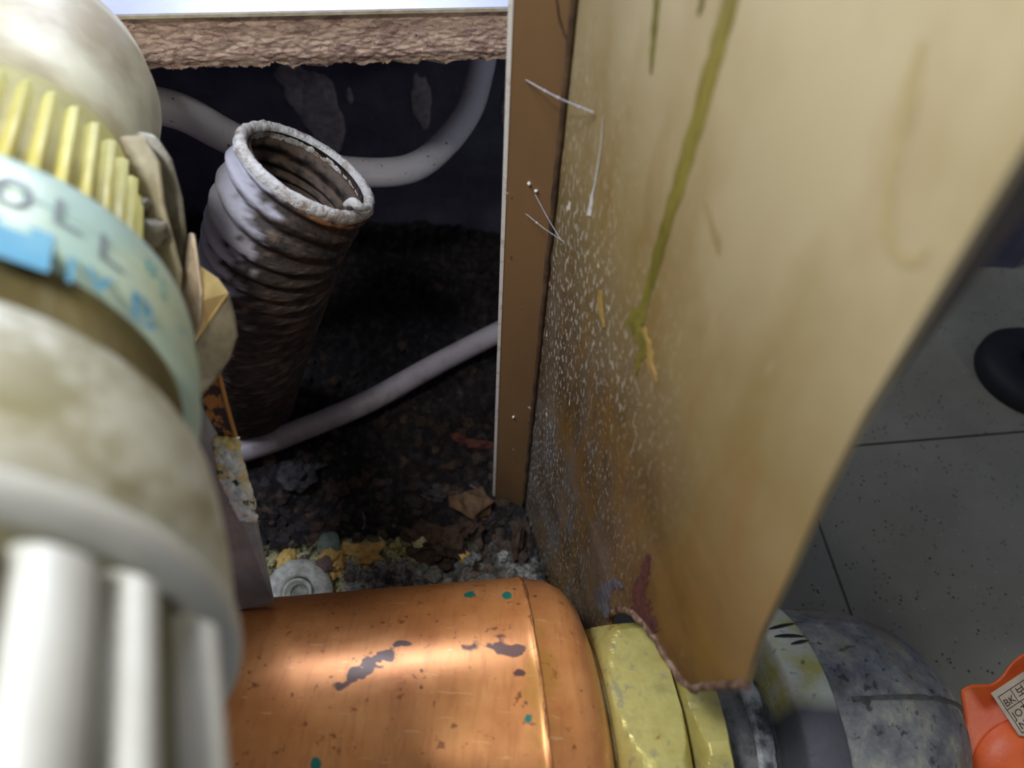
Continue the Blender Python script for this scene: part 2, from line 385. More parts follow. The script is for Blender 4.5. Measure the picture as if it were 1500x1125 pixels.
obj('edge_line', prism([Vector((q0.x, q0.y, ZT - .0002)) - en * .0003, Vector((q1.x, q1.y, ZT - .0002)) - en * .0003, Vector((q1.x, q1.y, ZT - .0002)) + en * .002, Vector((q0.x, q0.y, ZT - .0002)) + en * .002], Vector((0, 0, .0007))), simple('yellowed_edge', (205, 196, 170), (170, 158, 130), 300, .6), board, smooth=False)

# ------------------------------------------------------------------ white pipes in the cavity
m = MT('white_plastic_pipe', .38)
c = m.mix(m.mul(m.thr(m.noise(60, 4), .5, .7), .5), (206, 206, 212), (150, 146, 144))
c = m.mix(m.thr(m.noise(500, 2, .5, (1, 1, 1)), .70, .74), c, (70, 60, 60))
m.color(c); m.bump(m.noise(300), .0001, .4); M_pipe = m.m
m = MT('dull_plastic_pipe', .5)
c = m.mix(m.mul(m.thr(m.noise(120, 5), .45, .7), .6), (176, 168, 172), (120, 108, 106))
m.color(c); M_pipe2 = m.m
path = [P(245, 158, .185) + Vector((-.12, -.020, .004)), P(245, 158, .185) + Vector((-.05, -.014, .005)), P(245, 158, .185) + Vector((-.02, -.007, .004)), P(245, 158, .185), P(340, 203, .205), P(430, 236, .220), P(520, 252, .232), P(600, 247, .242), P(650, 212, .250), P(688, 160, .258), P(706, 98, .262), P(709, 72, .2625)]
path = [Vector(p) for p in path]
Lp = catmull(path, 14)
t = thing('water_pipe', 'white plastic pipe curving behind corrugated hose to under chipboard', 'pipe', path[4])
obj('pipe_wall', sweep(Lp, .0046, 28), M_pipe, t)
# printed black marks on the pipe
M_ink = simple('black_print', (40, 38, 42), (60, 58, 62), 500, .6)
def on_pipe(px, py, r):
    rr = ray(px, py); best = None
    for i in range(0, 95):
        a_ = Lp[i]; d_ = rr.normalized(); w_ = a_ - CAM; tt_ = w_.dot(d_); q_ = CAM + d_ * tt_; dist = (q_ - a_).length
        if best is None or dist < best[0]: best = (dist, tt_, d_, a_)
    h_ = math.sqrt(max(r * r - min(best[0], r * .98) ** 2, 0)); return CAM + best[2] * (best[1] - h_ * 1.04)
for (a, b) in (((249, 176), (257, 179)), ((262, 181), (276, 187)), ((287, 181), (292, 183)), ((300, 188), (306, 191)), ((318, 203), (324, 205)), ((332, 209), (338, 212)), ((312, 196), (314, 197))):
    p0, p1 = on_pipe(*a, .0046), on_pipe(*b, .0046)
    obj('print_mark', sweep([p0, p1], .00028, 6), M_ink, t)
path = [on_z(-60, 720, .010), on_z(140, 700, .010), on_z(300, 672, .010), on_z(372, 655, .011), on_z(450, 626, .012), on_z(540, 588, .013), on_z(640, 533, .013), on_z(735, 484, .013), on_z(800, 455, .013)]
# keep the hose left of the panel
path[-1] = path[-2] + (path[-1] - path[-2]) * .35
tag(obj('water_pipe', sweep(catmull(path, 10), .0042, 24), M_pipe2, loc=path[5]), 'thin dusty grey white pipe lying across the dark soil', 'pipe')

# ------------------------------------------------------------------ corrugated hose
cl = [P(452, 249, .166), P(413, 322, .173), P(390, 405, .188), P(375, 480, .212), P(366, 550, .245), P(360, 600, .280)]
HP = catmull(cl, 70); N = len(HP)
S = [0]
for i in range(1, N): S.append(S[-1] + (HP[i] - HP[i - 1]).length)
LH = S[-1]; pitch = .0042; RH = .0162
def saw(x): x = x % 1; return .5 - .5 * math.cos(2 * math.pi * x)
VO, FO = sweep(HP, RH, 72, rfun=lambda s, th, i: RH - .0016 + .0019 * saw((s + .0008 * math.sin(th)) / pitch) ** .7 + .00025 * fbm(s * 600, th * 3, 1, 2), cap=False)
VI, FI = sweep(HP, RH, 72, rfun=lambda s, th, i: RH - .0030 + .0011 * saw((s + .0008 * math.sin(th)) / pitch), cap=False)
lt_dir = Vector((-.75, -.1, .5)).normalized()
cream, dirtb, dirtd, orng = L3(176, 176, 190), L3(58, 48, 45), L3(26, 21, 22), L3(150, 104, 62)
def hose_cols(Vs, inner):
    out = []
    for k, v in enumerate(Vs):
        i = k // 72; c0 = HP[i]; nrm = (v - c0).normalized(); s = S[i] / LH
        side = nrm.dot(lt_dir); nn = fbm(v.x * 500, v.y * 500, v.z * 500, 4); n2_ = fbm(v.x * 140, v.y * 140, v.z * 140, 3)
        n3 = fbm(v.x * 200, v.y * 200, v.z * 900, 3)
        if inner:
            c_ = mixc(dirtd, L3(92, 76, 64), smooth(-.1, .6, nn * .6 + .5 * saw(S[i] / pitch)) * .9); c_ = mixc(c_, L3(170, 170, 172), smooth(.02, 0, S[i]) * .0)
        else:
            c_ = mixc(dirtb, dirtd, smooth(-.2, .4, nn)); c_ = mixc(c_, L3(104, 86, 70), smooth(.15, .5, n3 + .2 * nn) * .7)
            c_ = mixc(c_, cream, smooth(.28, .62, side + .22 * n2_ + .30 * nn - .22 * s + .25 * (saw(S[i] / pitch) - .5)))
            c_ = mixc(c_, orng, smooth(.0065, .002, S[i]) * smooth(-.2, .3, nn) * smooth(.2, -.2, side))
        out.append(c_)
    return out
m = MT('dirty_corrugated_plastic', .7); m.color(m.attr()); m.bump(m.noise(900, 5), .0004, .8); M_hose = m.m
hose = thing('corrugated_hose', 'dirty grey corrugated drain hose standing open above the soil', 'hose', cl[-1])
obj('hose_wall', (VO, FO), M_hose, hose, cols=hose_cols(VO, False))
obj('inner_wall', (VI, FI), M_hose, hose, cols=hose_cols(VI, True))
T0 = (HP[1] - HP[0]).normalized()
rprof = [(.0020, RH - .0001), (.001, RH + .0004), (-.0002, RH + .0003), (-.0009, RH - .0004), (-.0009, RH - .0014), (-.0002, RH - .0021), (.001, RH - .0023), (.0022, RH - .0021)]
def rimf(t_, th, r): return r + .0004 * fbm(math.cos(th) * 5, math.sin(th) * 5, t_ * 900, 3) + (.0004 * fbm(math.cos(th) * 16, math.sin(th) * 16, t_ * 900, 2))
vr = lathe(HP[0], T0, rprof, 128, rfun=rimf, cap=False)
M_rim = simple('chalky_hose_rim', (206, 206, 206), (140, 118, 96), 380, .8, bd=.0010, bs=.9, lo=.48, hi=.66)
obj('rim', vr, M_rim, hose)
pts = [P(505, 300, .1615), P(516, 296, .160), P(527, 303, .1605), P(540, 305, .163)]
obj('torn_flap', sweep(catmull(pts, 6), [.0004 + .0007 * math.sin(math.pi * (i + 1) / 20) for i in range(19)], 10), M_rim, hose)
obj('burr', lump(P(374, 186, .168), .0011, 1, 3, 2, .4), M_rim, hose)
obj('burr', lump(P(385, 184, .168), .0012, .8, 5, 2, .5), M_rim, hose)

# ------------------------------------------------------------------ big panel
m = MT('stained_beige_steel', .42)
loc = m.tc.outputs['Object']
sep = m.n('ShaderNodeSeparateXYZ'); m.t.links.new(loc, sep.inputs[0]); SX, SZ = sep.outputs[0], sep.outputs[2]
# local X runs along the panel foot toward the viewer, Z is up
c = m.mix(m.thr(SZ, .22, .115), (202, 189, 152), (122, 94, 38))  # ochre towards the foot, with the light falloff painted into the colour
c = m.mix(m.mul(m.thr(m.noise(28, 5, .6, (1, 1, .6)), .42, .68), .55), c, (138, 114, 54))
c = m.mix(m.mul(m.thr(m.noise(70, 3, .5, (1, 1, .35)), .58, .70), .35), c, (150, 112, 70))
edgem = m.thr(SX, .085, .030)
c = m.mix(m.mul(m.mul(edgem, m.thr(SZ, .15, .06)), m.thr(m.noise(60, 5, .6, (1, 1, .3)), .25, .50)), c, (122, 120, 120))
c = m.mix(m.mul(m.thr(m.noise(45, 5, .6, (1, 1, .25)), .56, .66), m.mul(m.thr(SX, .0, .012), m.thr(SZ, .11, .06))), c, (140, 104, 44))
sp_area = m.mul(m.mul(m.thr(SX, .075, .012), m.thr(SZ, .185, .12)), m.thr(m.noise(50, 4, .6, (1, 1, .4)), .32, .60))
sp = m.mul(m.thr(m.noise(900, 3, .5, (1, 1, .5)), .56, .60), sp_area)
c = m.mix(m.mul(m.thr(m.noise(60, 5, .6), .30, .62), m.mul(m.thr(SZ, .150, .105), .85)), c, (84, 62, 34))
c = m.mix(m.mul(sp, .75), c, (226, 220, 200))
sp2 = m.mul(m.thr(m.noise(260, 3, .55, (1, 1, .35), .4), .705, .735), m.mul(m.thr(SX, .09, .02), m.thr(SZ, .235, .15)))
c = m.mix(sp2, c, (236, 230, 212))
sp3 = m.thr(m.noise(180, 2, .5), .755, .78)
c = m.mix(m.mul(m.mul(m.thr(m.noise(110, 4, .6, (1, 1, .3)), .50, .60), m.mul(m.thr(SX, .10, .03), m.thr(SX, .0, .02))), m.mul(m.thr(SZ, .19, .14), .6)), c, (132, 96, 40))
c = m.mix(sp3, c, (232, 226, 205))
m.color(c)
m.bump(m.mul(m.noise(700, 4, .6, (1, 1, .5)), sp_area), .0006, .8)
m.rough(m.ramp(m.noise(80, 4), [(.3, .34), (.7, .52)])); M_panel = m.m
panel = thing('metal_partition', 'large stained beige sheet metal partition with ragged pipe notch', 'partition', G0)
panel.rotation_euler = (0, 0, math.atan2(PD.y, PD.x))
PR = Matrix.Rotation(-math.atan2(PD.y, PD.x), 3, 'Z')
def pobj(name, vf, mat, **k):            # child of the rotated panel: express in its local frame
    V_, F_ = vf
    V_ = [PR @ (Vector(v) - G0) for v in V_]
    o = obj(name, (V_, F_), mat, None, **k); o.parent = panel; o.location = (0, 0, 0); return o
outline = [(770, 736), (770, 748), (790, 816), (815, 900), (840, 984), (897, 945)]
arch = [(897, 930), (893, 912), (897, 899), (908, 893), (922, 896), (937, 908), (952, 926), (968, 950), (984, 976), (1000, 998), (1014, 1008), (1030, 1006)]
rest = [(1060, 1003), (1078, 1008), (1092, 1003), (1098, 975), (1112, 930), (1150, 850), (1200, 735), (1262, 612), (1380, 415), (1500, 215)]
pts = [PP(*q_) for q_ in outline + arch + rest]
# go on straight up beyond the frame, then back to the flange
r1 = PP(1500, 215); r0 = PP(1380, 415); e = (r1 - r0).normalized()
ZTOP = .42
rr_ = r1 + e * ((.245 - r1.z) / e.z)
pts += [rr_, Vector((rr_.x, rr_.y, ZTOP))]
GL = on_z(775, 738)
GL = G0 + PD * (GL - G0).dot(PD) 
pts += [Vector((pts[0].x, pts[0].y, ZTOP))]
sh = prism(pts, PN * .0011)
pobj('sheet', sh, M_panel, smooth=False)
# bent front flange
m = MT('shaded_brown_flange', .5)
c = m.mix(m.mul(m.thr(m.noise(40, 4, .6, (1, 1, .3)), .4, .7), .6), (132, 102, 68), (106, 80, 54))  # tan sheet darkened to brown, its shade put into the colour
c = m.mix(m.thr(m.noise(300, 3), .70, .74), c, (90, 70, 50)); c = m.mix(m.thr(m.noise(260, 2, .5), .76, .78), c, (230, 220, 200))
m.color(c); M_fl = m.m
A0 = on_z(725, 733); B0 = pts[0].copy(); B0.z = 0
fd = (Vector((A0.x, A0.y, 0)) - Vector((B0.x, B0.y, 0)))
fn = Vector((-fd.y, fd.x, 0)).normalized(); fn = fn if fn.y > 0 else -fn
fb = Vector((B0.x, B0.y, 0)); fa = fb + fd
pobj('flange', prism([fb + UP * .001, fa + UP * .0015, fa + UP * ZTOP, fb + UP * ZTOP], fn * .0009), M_fl, smooth=False)
M_edge = simple('worn_white_edge', (226, 222, 214), (150, 140, 124), 400, .5, lo=.55, hi=.75)
fdn = fd.normalized()
pobj('bare_edge', prism([fa + UP * .0015 - fn * .0002, fa + fdn * .0009 + UP * .0015 - fn * .0002, fa + fdn * .0009 + UP * ZTOP - fn * .0002, fa + UP * ZTOP - fn * .0002], fn * .0012), M_edge, smooth=False)
M_crease = simple('dark_brown_line', (58, 44, 32), (96, 74, 50), 240, .8, bd=.0005)
seam = [fb + UP * (.002 + (ZTOP - .004) * i / 120) - fdn * (-.0007 - .0003 * fbm(i * .6, 1, 2, 3)) - fn * .0004 for i in range(121)]
pobj('dark_seam', sweep(seam, 0, 8, rfun=lambda s, th, i: .0006 + .0003 * noise.noise(Vector((s * 300, 0, 3)))), M_crease)  # dark uneven line along the bend between flange and sheet
# dark wiggly crack line at the top of the flange
def onF(px, py, off=.00025): return on_plane(px, py, fb - fn * off, fn)
def ribbon(path2, widths, onfn, mat, name, wob=.3, thick=.00015, fr=.07, n=8):
    P2 = catmull([Vector((a, b, 0)) for a, b in path2], n); W2 = np.interp(np.linspace(0, 1, len(P2)), np.linspace(0, 1, len(widths)), widths)
    V_ = []; 
    for i, p in enumerate(P2):
        t_ = (P2[min(i + 1, len(P2) - 1)] - P2[max(i - 1, 0)]).normalized(); nn = Vector((-t_.y, t_.x, 0))
        wl = W2[i] * (.5 + wob * noise.noise(Vector((i * fr * 5, 1.3, widths[0])))); wr = W2[i] * (.5 + wob * noise.noise(Vector((i * fr * 5, 8.3, widths[0]))))
        a = p + nn * wl; b = p - nn * wr; c0 = p
        V_ += [onfn(a.x, a.y, .00002), onfn((a.x + p.x) / 2, (a.y + p.y) / 2, thick), onfn(c0.x, c0.y, thick * 1.2), onfn((b.x + p.x) / 2, (b.y + p.y) / 2, thick), onfn(b.x, b.y, .00002)]
    F_ = [(i * 5 + k, i * 5 + k + 1, i * 5 + 6 + k, i * 5 + 5 + k) for i in range(len(P2) - 1) for k in range(4)]
    o = pobj(name, (V_, F_), mat); return o
onP = lambda a, b, t_=.0002: PP(a, b, -.00005 - t_)
onFl = lambda a, b, t_=.0002: onF(a, b, .00005 + t_)
m = MT('dried_olive_drip', .38); m.color(m.mix(m.thr(m.noise(160, 5, .6, (1, 1, .4)), .35, .65), (142, 130, 60), (102, 94, 36))); m.bump(m.noise(500), .0003, .6); M_drip = m.m
M_drip2 = simple('dark_olive_drip', (92, 88, 34), (128, 118, 52), 300, .4)
M_ochst = simple('ochre_runoff', (158, 122, 58), (176, 146, 84), 220, .5)
M_rust = simple('dark_red_rust', (104, 52, 40), (58, 34, 30), 420, .85, bd=.0010)
ribbon([(1078, -60), (1062, 30), (1040, 110), (1012, 210), (985, 300), (962, 380), (945, 440), (938, 475)], [22, 25, 23, 20, 18, 16, 12, 11], onP, M_drip, 'drip_stain', .2)
ribbon([(928, 450), (930, 480), (944, 500), (936, 530), (931, 550)], [12, 22, 20, 9, 2], onP, M_drip, 'drip_stain', .4)
ribbon([(942, 480), (950, 510), (957, 545), (962, 560)], [10, 12, 9, 2], onP, M_ochst, 'drip_stain', .4)
ribbon([(964, -60), (960, 20), (955, 80), (953, 108)], [9, 9, 6, 2], onP, M_drip2, 'drip_stain', .2)
ribbon([(1034, -60), (1028, 0), (1022, 22)], [10, 8, 3], onP, M_drip2, 'drip_stain', .2)
ribbon([(884, 170), (878, 230), (871, 270), (862, 316)], [1.5, 2, 2.5, 6], onP, M_edge, 'lime_trickle', .3)
ribbon([(878, 425), (880, 455), (884, 480)], [7, 9, 3], onP, M_ochst, 'drip_stain', .3)
ribbon([(812, -30), (820, 30), (832, 60), (845, 85)], [3, 4, 3, 2], onFl, M_crease, 'crack_line', .4)
ribbon([(950, 812), (944, 838), (936, 866), (940, 895), (962, 925)], [6, 14, 20, 28, 10], onP, M_rust, 'rust_streak', .5, fr=.2)
ribbon([(890, 905), (884, 885), (886, 865), (900, 855), (912, 862)], [8, 16, 20, 16, 6], onP, simple('blue_grey_mottle', (70, 72, 86), (120, 118, 116), 300, .7), 'dent_patch', .4, fr=.2)  # dark blue grey patch at the dent beside the arch
M_fs = simple('faint_brown_run', (186, 170, 126), (172, 154, 110), 120, .45)
ribbon([(1352, 60), (1330, 150), (1305, 250), (1298, 330), (1312, 372), (1338, 384), (1362, 366)], [14, 22, 20, 18, 20, 16, 6], onP, M_fs, 'drip_stain', .3, .00003)
ribbon([(1032, 296), (1040, 322), (1050, 350), (1052, 372)], [4, 7, 12, 4], onP, simple('faint_dark_run', (164, 144, 100), (150, 128, 88), 120, .45), 'drip_stain', .3, .00003)
lip = catmull([PP(*q_, -.0002) for q_ in [(890, 940)] + arch + [(1062, 1004), (1092, 1003)]], 8)
m = MT('rusty_torn_lip', .8); m.color(m.ramp(m.noise(300, 5), [(.35, (60, 36, 30)), (.5, (110, 80, 60)), (.62, (150, 128, 104)), (.7, (90, 56, 44))])); m.bump(m.noise(700), .0008, .9); M_lip = m.m
pobj('torn_lip', sweep(lip, 0, 10, rfun=lambda s, th, i: .0007 + .0003 * fbm(s * 300, math.cos(th) * 1.2, 4, 3)), M_lip)
# brown shadow along the right edge, modelled as a dark bead; return flange
ed_px = [(1092, 1003), (1100, 965), (1112, 930), (1150, 850), (1200, 735), (1262, 612)]
M_ret = simple('grey_brown_return', (92, 80, 74), (68, 60, 58), 60, .6, bd=.0001)
M_drk = simple('brown_edge_shadow', (60, 36, 24), (92, 62, 36), 200, .7)
edge3 = [PP(*q_, .0006) for q_ in ed_px]
pobj('edge_shadow', sweep(catmull(edge3, 8), 0, 8, rfun=lambda s, th, i: .0005 + .00012 * fbm(s * 200, math.cos(th), 6, 3)), M_drk)
ra, rb = PP(1262, 612, .0011), PP(1500, 215, .0011)
rc = PP(1500, 330, .0025); rdn = rb + (rb - ra) * .6
ret = [ra, rb, rdn, rdn + PN * .0075 , rb + PN * .0050, ra + PN * .0006]
pobj('return_flange', prism(ret, -PD * .0007), M_ret, smooth=False)
# cobwebs
M_web = simple('cobweb', (196, 196, 206), (170, 170, 180), 400, .7)
def strand(a, b, lb, sag=.0006, r=.00009, beads=()):
    mid = (a + b) / 2 - UP * sag
    vf = [sweep(catmull([a, mid, b], 10), r, 6)]
    for q_ in beads:
        c_ = a * (1 - q_) + b * q_ - UP * sag * 4 * q_ * (1 - q_); vf.append(lump(c_, .0003, 1, 2, 1, .3))
    tag(obj('cobweb_strand', join(*vf), M_web, loc=mid), lb, 'cobweb')
strand(onF(770, 117, .0004), PP(870, 165, -.0006), 'highest cobweb thread across the brown flange below the chipboard', .0004, .00012, (.3, .5, .8))
strand(onF(784, 285, .0008), PP(822, 352, -.0010), 'middle cobweb thread running down to the flange corner', .0003, .00007)
strand(onF(770, 313, .0008), PP(826, 354, -.0014), 'lowest cobweb thread slanting to the flange corner', .0003, .00007, (.3,))
strand(P(348, 740, .15), ground(412, 755) + UP * .001, 'cobweb thread between the painted bracket and the soil', .0005, .00007)
M_spk = simple('white_speck', (235, 232, 225), (210, 205, 195), 400, .6)
for k, (px, py) in enumerate(((775, 269), (785, 280), (752, 611))):
    c_ = onF(px, py, .0003); tag(obj('lime_speck', lump(c_, .00042, 1, k, 2, .4), M_spk, loc=c_), ('white speck stuck on the flange, upper of the close pair', 'white speck stuck on the flange, lower of the close pair', 'lone white speck low on the brown flange')[k], 'speck')

# ------------------------------------------------------------------ pipe run through the panel
Q = PP(930, 1098)
PF = PN.copy()                                    # the panel's own normal is kept in PF
AX = Vector((math.cos(R(8.5)), math.sin(R(8.5)), 0))   # pipe axis, a little skew to the panel
K = px_of(Q)[2] / .135
def axp(t_): return Q + AX * t_
UU = Vector((0, 0, 1))
def near(px, py):       # (parameter on the axis nearest the pixel's ray, distance)
    r_ = ray(px, py).normalized(); w0 = CAM - Q; b_ = r_.dot(AX); d_ = r_.dot(w0); e_ = AX.dot(w0)
    sc_ = (b_ * e_ - d_) / (1 - b_ * b_); tc_ = (e_ - b_ * d_) / (1 - b_ * b_)
    return tc_, ((CAM + r_ * sc_) - axp(tc_)).length
m = MT('worn_copper', .33, 1.0)
c = m.ramp(m.noise(60, 5, .6, (1, 1, 1)), [(.3, (216, 138, 78)), (.6, (238, 164, 100)), (.8, (244, 184, 112))])
c = m.mix(m.thr(m.attr('col', 'Color'), .45, .55), c, (112, 62, 44)) if False else c
sepc = m.n('ShaderNodeSeparateColor'); m.t.links.new(m.attr(), sepc.inputs[0])
dk = m.thr(sepc.outputs[0], .4, .6); tl = m.thr(sepc.outputs[1], .4, .6); ol = m.thr(sepc.outputs[2], .3, .7)
c = m.mix(m.mul(m.thr(m.noise(420, 4, .6, (1, 1, 1)), .62, .68), .8), c, (130, 74, 46)); c = m.mix(m.mul(m.thr(m.noise(260, 4, .6, (3.0, .5, .5)), .5, .75), .35), c, (176, 100, 60)); c = m.mix(m.mul(m.thr(m.noise(300, 3, .6, (.4, 2.5, 2.5)), .66, .70), .6), c, (250, 200, 140))
c = m.mix(m.mul(ol, .6), c, (204, 150, 70))
c = m.mix(dk, c, (104, 66, 54)); c = m.mix(tl, c, (40, 128, 112))
m.color(c); m.metal(m.mul(m.mul(m.mul(dk, tl, 'ADD'), -.9), 1, 'ADD') if False else m.ramp(m.mul(dk, tl, 'ADD'), [(0, .32), (1, .1)]))
m.rough(m.ramp(m.noise(120, 5), [(.3, .26), (.7, .38)])); m.bump(m.noise(260, 4, .6, (1, 1, 1)), .0001, .35); M_cu = m.m
def along(px):      # parameter t where the axis is seen at pixel x
    lo, hi = -.2, .2
    for _ in range(50):
        md = (lo + hi) / 2
        if px_of(axp(md))[0] < px: lo = md
        else: hi = md
    return lo
t_r, RC = near(757, 845.5); t_e = near(845, 918)[0]
prof = [(t_r - .100 * K * (1 - i / 170), RC) for i in range(170)]
prof += [(t_r, RC + .0001), (t_r + .0003, RC + .0003), (t_r + .0009, RC - .0003), (t_r + (t_e - t_r) * .45, RC - .0013), (t_r + (t_e - t_r) * .70, RC - .0034), (t_r + (t_e - t_r) * .88, RC - .0068), (t_r + (t_e - t_r) * 1.0, RC - .0120), (t_e, .012)]
vf = lathe(axp(0), AX, prof, 440, UU)
cl_ = []
for v in vf[0]:
    px, py, z = px_of(v); v = Vector(v)
    vis = (CAM - v).dot(v - axp((v - Q).dot(AX))) > 0
    r_ = g_ = b_ = 0
    if vis and v.z > .045:
        nn = fbm(v.x * 420, v.y * 420, v.z * 420, 4)
        def blob(cx, cy, a, b, ang=0):
            dx, dy = px - cx, py - cy; ca, sa = math.cos(ang), math.sin(ang)
            return math.exp(-((dx * ca + dy * sa) / a) ** 2 - ((-dx * sa + dy * ca) / b) ** 2)
        r_ = blob(530, 982, 46, 11, -.62) * 1.5 + .8 * blob(560, 968, 22, 12, -.2) + blob(588, 944, 14, 6) + .5 * blob(600, 948, 14, 8)
        r_ += blob(757, 955, 10, 9) + blob(760, 967, 5, 4) + blob(762, 985, 8, 5) + blob(617, 982, 5, 8) + blob(616, 1008, 5, 6) + blob(768, 1032, 6, 7) + .42 * blob(715, 945, 50, 14) + .3 * blob(725, 935, 60, 25) + .22 * blob(745, 985, 40, 50)
        r_ = r_ * (.75 + 1.3 * nn) if r_ > .02 else 0
        g_ = (blob(688, 870, 10, 5, -.2) + blob(743, 872, 8, 7) + blob(462, 1120, 10, 12) + .8 * blob(775, 1052, 8, 14, .4)) * (1 + .6 * nn)
        b_ = blob(788, 1010, 24, 120) * (.9 + nn)
    cl_.append((max(r_, 0), max(g_, 0), max(b_, 0)))
cop = thing('copper_coupling', 'large worn copper pipe coupling with green spots in foreground', 'pipe fitting', axp(t_r - .05))
obj('coupling_body', vf, M_cu, cop, cols=cl_)
ring = [axp(t_r + .0004) + (UU * math.cos(th) + AX.cross(UU) * math.sin(th)) * (RC + .0001 + .00025 * fbm(math.cos(th) * 8, math.sin(th) * 8, 1, 3)) for th in [2 * math.pi * i / 160 for i in range(161)]]
obj('solder_ridge', sweep(ring, 0, 6, rfun=lambda s, th, i: .0003 + .0002 * fbm(s * 300, 0, 3, 3)), simple('copper_ridge', (214, 150, 96), (150, 92, 58), 300, .45, .6), cop)

# union nut
m = MT('brass_nut', .45, .35)
c = m.ramp(m.noise(120, 5, .6), [(.3, (186, 172, 92)), (.55, (208, 196, 116)), (.75, (170, 160, 100))])
c = m.mix(m.mul(m.thr(m.noise(260, 5, .65, (1, 1, .6)), .56, .66), .7), c, (150, 146, 126)); c = m.mix(m.thr(m.noise(200, 4), .68, .74), c, (160, 112, 30))
m.color(c); m.bump(m.noise(420), .0003, .5); M_br = m.m
m = MT('limescaled_brass', .6, .15)
c = m.ramp(m.noise(220, 5, .65), [(.32, (130, 122, 72)), (.5, (170, 164, 108)), (.7, (190, 188, 150))]); c = m.mix(m.thr(m.noise(90, 3), .60, .68), c, (190, 138, 34))
m.color(c); m.bump(m.noise(500), .0005, .7); M_br2 = m.m
def hexr(phase, apo):
    def f(t_, th, r):
        a = ((th - phase) % (math.pi / 3)) - math.pi / 6; return min(r, apo / math.cos(a))
    return f
RN = near(880, 914)[1]
nut = thing('union_nut', 'yellow brass hexagonal union nut right of copper coupling', 'nut', axp(t_e + .005))
obj('shoulder_ring', lathe(axp(0), AX, [(t_e - .001, .012), (t_e - .001, RN - .0050), (t_e, RN - .0034), (t_e + .0030 * K, RN - .0026), (t_e + .0040 * K, .012)], 96, UU), M_br2, nut)
RX = RN * 1.10
def hexprof(t0, t1, r, c0, c1):
    out = [(t0, .012)]
    for k in range(9): u = k / 8; out.append((t0 + c0 * u, r * (.84 + .16 * math.sin(u * math.pi / 2))))
    for k in range(8, -1, -1): u = k / 8; out.append((t1 - c1 * u, r * (.90 + .10 * math.sin(u * math.pi / 2))))
    return out + [(t1, .012)]
ph = R(17)
obj('hexagon', lathe(axp(0), AX, hexprof(t_e + .0012 * K, t_e + .0124 * K, RX, .0050 * K, .0022 * K), 240, UU, rfun=hexr(ph, RX * .885)), M_br, nut, smooth=False)
obj('lock_ring', lathe(axp(0), AX, hexprof(t_e + .0134 * K, t_e + .0190 * K, RX * .985, .0018 * K, .0010 * K), 240, UU, rfun=hexr(ph - R(4), RX * .872)), M_br, nut, smooth=False)
tn2 = t_e + .0185 * K
m = MT('ptfe_tape', .6); m.color(m.mix(m.thr(m.noise(180, 5, .65, (1, 1, .5)), .40, .62), (196, 200, 198), (76, 76, 80))); m.bump(m.noise(350, 5), .0006, .8); M_tape = m.m
M_galv = None
m = MT('dull_galvanised', .55, .3)
c = m.ramp(m.noise(90, 6, .65), [(.32, (78, 78, 82)), (.5, (130, 132, 130)), (.66, (176, 174, 154))])
c = m.mix(m.mul(m.thr(m.noise(420, 4), .60, .66), .7), c, (30, 30, 32))
c = m.mix(m.mul(m.thr(m.noise(40, 4), .52, .68), .7), c, (112, 88, 60)); c = m.mix(m.thr(m.noise(160, 4), .68, .74), c, (160, 176, 184)); m.color(c); m.bump(m.noise(420, 6, .65), .0006, .8); M_elb = m.m
m = MT('dirty_tape', .65); m.color(m.mix(m.thr(m.noise(130, 5, .65, (1, 1, 1)), .42, .60), (128, 128, 126), (66, 62, 58))); m.bump(m.noise(300, 5), .0006, .8); M_tape2 = m.m
nip = thing('pipe_nipple', 'grey threaded pipe nipple wrapped in white sealing tape in the notch', 'pipe fitting', axp(.0))
RCOL = near(1130, 882)[1]
def hit_t(px, py, r_):
    rr2 = ray(px, py).normalized(); w_ = CAM - Q; d_ = rr2 - AX * rr2.dot(AX); w2 = w_ - AX * w_.dot(AX)
    A_ = d_.dot(d_); B_ = 2 * d_.dot(w2); C_ = w2.dot(w2) - r_ * r_; D = max(B_ * B_ - 4 * A_ * C_, 0)
    return (CAM + rr2 * ((-B_ - math.sqrt(D)) / (2 * A_)) - Q).dot(AX)
t_c, t_d = hit_t(1143, 975, RCOL), hit_t(1200, 962, RCOL)
obj('nipple_body', lathe(axp(0), AX, [(tn2 - .003, .0158), (t_c + .004, .0158)], 72, UU, rfun=lambda t_, th, r: r + .0002 * fbm(t_ * 900, math.cos(th) * 6, math.sin(th) * 6, 3)), M_tape2, nip)
obj('sealing_tape', lathe(axp(0), AX, [(t_c - .0050 + .0005 * i, .0172 + .0003 * (i % 2)) for i in range(8)], 120, UU, rfun=lambda t_, th, r: r + .0007 * fbm(t_ * 500, math.cos(th) * 7, math.sin(th) * 7, 3)), M_tape, nip)
for k, (a, b, c_) in enumerate((((1150, 1112), (1180, 1085), (1208, 1112)), ((1165, 1125), (1185, 1098), (1200, 1120)), ((1088, 1040), (1104, 1060), (1110, 1095)))):
    pass

